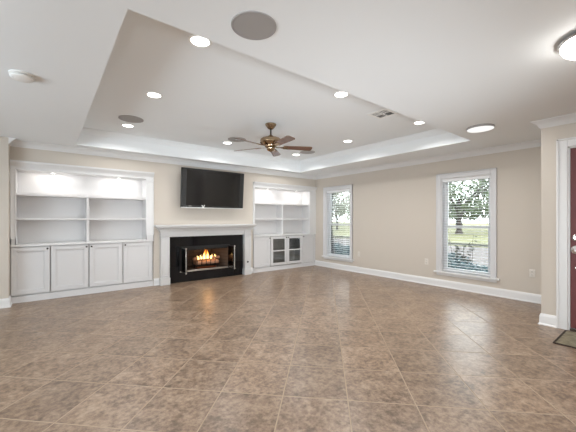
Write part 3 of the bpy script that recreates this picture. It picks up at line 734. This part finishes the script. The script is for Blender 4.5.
# ceiling fan
cx, cy = 2.74, 3.92
fan = thing('ceiling_fan', 'brass ceiling fan with five brown wooden blades', 'fan', (cx, cy, ZT))
MB().lathe([(0, 0), (.085, 0), (.088, -.012), (.080, -.028), (.055, -.060), (.040, -.078), (.022, -.088), (0, -.088)], (cx, cy, ZT), 32).build('canopy', M['brass'], fan, True)
MB().cyl((cx, cy, ZT-.19), .013, .12).build('downrod', M['dark'], fan, True)
MB().lathe([(0, -.150), (.030, -.150), (.040, -.165), (.085, -.180), (.135, -.195), (.160, -.215), (.165, -.240), (.160, -.262), (.168, -.268), (.160, -.278), (.120, -.300), (.095, -.310), (.090, -.330), (.070, -.345), (0, -.345)], (cx, cy, ZT-.027), 40).build('motor_housing', M['brass'], fan, True)
MB().lathe([(.060, -.345), (.066, -.352), (.062, -.375), (.045, -.392), (.030, -.398), (.014, -.41), (0, -.412)], (cx, cy, ZT-.027), 32).build('switch_housing', M['brass'], fan, True)
MB().tube([(cx+.03, cy-.03, ZT-.39), (cx+.03, cy-.03, ZT-.47)], .0015, 6).build('pull_chain', M['brass'], fan)
BZ = ZT-.362
def blade(ang):
    pitch = R(-13)
    mtx = Matrix.Rotation(ang, 4, 'Z') @ Matrix.Rotation(pitch, 4, 'X')
    m = MB(); out = []
    r0, r1 = .20, .665
    for t in range(0, 11):
        k = t/10; x = r0+(r1-.03-r0)*k; wd = .052+.016*k; out.append((x, wd))
    tip = [(r1-.012, .058), (r1, .040)]
    up = out+tip; pts = [(x, y, 0) for x, y in up]+[(x, -y, 0) for x, y in reversed(up)]
    m.poly(pts, Vector((0, 0, .007)))
    bmesh.ops.transform(m.bm, matrix=Matrix.Translation((0, 0, BZ-ZT)) @ mtx, verts=m.bm.verts)
    b = m.build('blade', M['blade'], fan, local=True)
    m = MB()
    m.poly([(.085, .018, -.004), (.15, .012, -.004), (.20, .034, -.004), (.265, .036, -.004), (.285, 0, -.004), (.265, -.036, -.004), (.20, -.034, -.004), (.15, -.012, -.004), (.085, -.018, -.004)], Vector((0, 0, .0035)))
    for q in ((.225, .02), (.225, -.02), (.262, 0)): m.lathe([(.006, -.004), (.006, -.007), (0, -.008)], (q[0], q[1], 0), 10)
    bmesh.ops.transform(m.bm, matrix=Matrix.Translation((0, 0, BZ-ZT)) @ mtx, verts=m.bm.verts)
    bi = m.build('blade_iron', M['brass'], b, local=True)
for k in range(5): blade(R(117+72*k))

# ------------------------------------------------------------------ wall outlets
def outlet(y, z, label):
    r = thing('wall_outlet', label, 'outlet', (XR, y, z), 'wall outlets')
    MB().box(XR-.006, XR, y-.037, y+.037, z-.060, z+.060, .002).build('cover_plate', M['almond'], r)
    for dz in (-.024, .024):
        s = MB().box(XR-.009, XR-.004, y-.017, y+.017, z+dz-.015, z+dz+.015, .002).build('socket', M['almond'], r)
        MB().box(XR-.0095, XR-.008, y-.009, y-.006, z+dz-.004, z+dz+.008).box(XR-.0095, XR-.008, y+.006, y+.009, z+dz-.004, z+dz+.008).build('slot', M['slot'], s)
outlet(1.39, .452, 'white wall outlet between the near window and the entrance door')
outlet(3.086, .452, 'white wall outlet just left of the window nearest the door')
outlet(4.776, .452, 'white wall outlet just right of the window nearest the corner')

# ------------------------------------------------------------------ door mat
dm = thing('doormat', 'patterned brown doormat in front of the entrance door', 'mat', (4.48, .40, 0))
MB().box(4.16, 4.74, -.12, .80, 0, .010, .003).build('border', M['mat2'], dm)
MB().box(4.182, 4.718, -.098, .778, .004, .0125, .002).build('pile', M['mat1'], dm)

# ------------------------------------------------------------------ outside
GZ = -.30
struct(MB().box(XR+.3, 140, -60, 140, GZ-.2, GZ), 'ground', M['lawn'], 'green lawn outside the windows', 'lawn')
struct(MB().box(9.6, 19.2, -60, 140, GZ, GZ+.015), 'road', M['road'], 'pale road crossing the lawn outside', 'road')
struct(MB().box(19.9, 20.3, -60, 140, GZ, GZ+.12), 'kerb', M['kerb'], 'dark kerb beyond the road outside', 'kerb')

def tree(x, y, h, rad, nleaf, m_leaf, label, tr=.26, zl=1.5, size=.22):
    r = thing('tree', label, 'tree', (x, y, GZ), 'trees outside the windows')
    m = MB(); m.tube([(x, y, GZ), (x+.05, y, GZ+1), (x-.05, y+.05, GZ+2.2), (x, y, GZ+h*.6)], [tr*1.35, tr, tr*.85, tr*.5], 10)
    for k in range(6):
        a = k*1.05; m.tube([(x, y, GZ+1.7+k*.2), (x+math.cos(a)*rad*.4, y+math.sin(a)*rad*.4, GZ+2.8+k*.3), (x+math.cos(a)*rad*.75, y+math.sin(a)*rad*.75, GZ+3.3+k*.4)], [tr*.45, tr*.3, tr*.12], 6)
    m.build('trunk', M['bark'], r, True)
    m = MB(); cl = []
    for k in range(26):
        a = random.random()*6.283; q = math.sqrt(random.random())*rad*.85; z = random.uniform(zl, h-.6)
        cl.append((Vector((x+math.cos(a)*q, y+math.sin(a)*q, GZ+z)), rad*random.uniform(.24, .42)))
    for k in range(nleaf):
        c_, rr = random.choice(cl)
        d_ = Vector((random.gauss(0, 1), random.gauss(0, 1), random.gauss(0, .8))).normalized()*rr*random.random()**.45
        p = c_+d_
        if p.z < GZ+zl-.2: continue
        m.leaf(p, size*random.uniform(.6, 1.4))
    m.build('foliage', m_leaf, r)
def ray_xy(px, t):  # ground direction for laying out the garden
    a = (px-288)/FPX
    return ((math.sin(YAW)+math.cos(YAW)*a)*t, (math.cos(YAW)-math.sin(YAW)*a)*t)
x, y = ray_xy(459, 33); tree(x, y, 6.4, 4.6, 3000, M['leaf'], 'spreading tree with a dark trunk seen through the window nearest the door', .34, 1.9)
x, y = ray_xy(494, 40); tree(x, y, 7.0, 4.2, 1800, M['leafpale'], 'paler tree at the right of the view through the window nearest the door', .25, 1.4)
x, y = ray_xy(441, 52); tree(x, y, 7.0, 4.2, 1700, M['leafpale'], 'paler tree at the left of the view through the window nearest the door', .22, 1.4)
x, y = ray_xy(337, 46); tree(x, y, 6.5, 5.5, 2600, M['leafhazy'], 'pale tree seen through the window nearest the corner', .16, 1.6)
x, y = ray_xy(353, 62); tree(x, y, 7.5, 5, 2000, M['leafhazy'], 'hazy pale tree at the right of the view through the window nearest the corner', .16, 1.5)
h = thing('hedge', 'low green hedge with painted sky tint outside below the windows', 'hedge', (6.9, 4.3, GZ))
m = MB()
for k in range(20000):
    yy = random.uniform(1.2, 7.4); xx = 6.75+random.gauss(0, .17); top = .47+.09*math.sin(yy*2.3)+.05*math.sin(yy*7)
    m.leaf(Vector((min(7.4, max(6.3, xx)), yy, GZ+random.random()**.6*(top-GZ))), random.uniform(.02, .045))
for k in range(62): m.box(6.55, 6.95, 1.25+k*.1, 1.35+k*.1, GZ, .36+.09*math.sin((1.3+k*.1)*2.3)+.03*math.sin(k*2.1))
tag(m.build('foliage', M['hedge'], h), kind='stuff')
m = MB()
for k in range(60):
    yy = 1.3+k*.1; m.tube([(6.75, yy, GZ), (6.75+random.uniform(-.1, .1), yy+random.uniform(-.1, .1), .3)], .007, 5)
m.build('stem', M['bark'], h)
s = thing('shrub', 'taller leafy shrub rising above the hedge outside the window nearest the door', 'shrub', (6.85, 2.72, GZ), 'shrubs outside')
m = MB(); lf = MB()
for k in range(9):
    bx, by = 6.85+random.uniform(-.08, .08), 2.74+random.uniform(-.14, .1); tx, ty, tz = bx+random.uniform(-.15, .15), by+random.uniform(-.22, .22), random.uniform(.62, 1.0)
    m.tube([(bx, by, GZ), ((bx+tx)/2, (by+ty)/2, .3), (tx, ty, tz)], [.009, .007, .003], 5)
    for j in range(16):
        t = random.random(); p = Vector((bx+(tx-bx)*t, by+(ty-by)*t, .35+(tz-.35)*t))
        lf.leaf(p+Vector((random.gauss(0, .03), random.gauss(0, .03), random.gauss(0, .02))), random.uniform(.025, .045))
m.build('stem', M['bark'], s); lf.build('foliage', M['sprig'], s)
s = thing('shrub', 'small shrub rising above the hedge outside the window nearest the corner', 'shrub', (6.9, 5.05, GZ), 'shrubs outside')
m = MB(); lf = MB()
for k in range(6):
    bx, by = 6.9+random.uniform(-.06, .06), 4.98+random.uniform(-.08, .08); tx, ty, tz = bx+random.uniform(-.1, .1), by+random.uniform(-.1, .1), random.uniform(.8, 1.25)
    m.tube([(bx, by, GZ), ((bx+tx)/2, (by+ty)/2, .3), (tx, ty, tz)], [.009, .007, .003], 5)
    for j in range(16):
        t = random.random(); p = Vector((bx+(tx-bx)*t, by+(ty-by)*t, .35+(tz-.35)*t))
        lf.leaf(p+Vector((random.gauss(0, .03), random.gauss(0, .03), random.gauss(0, .02))), random.uniform(.025, .045))
m.build('stem', M['bark'], s); lf.build('foliage', M['sprig'], s)
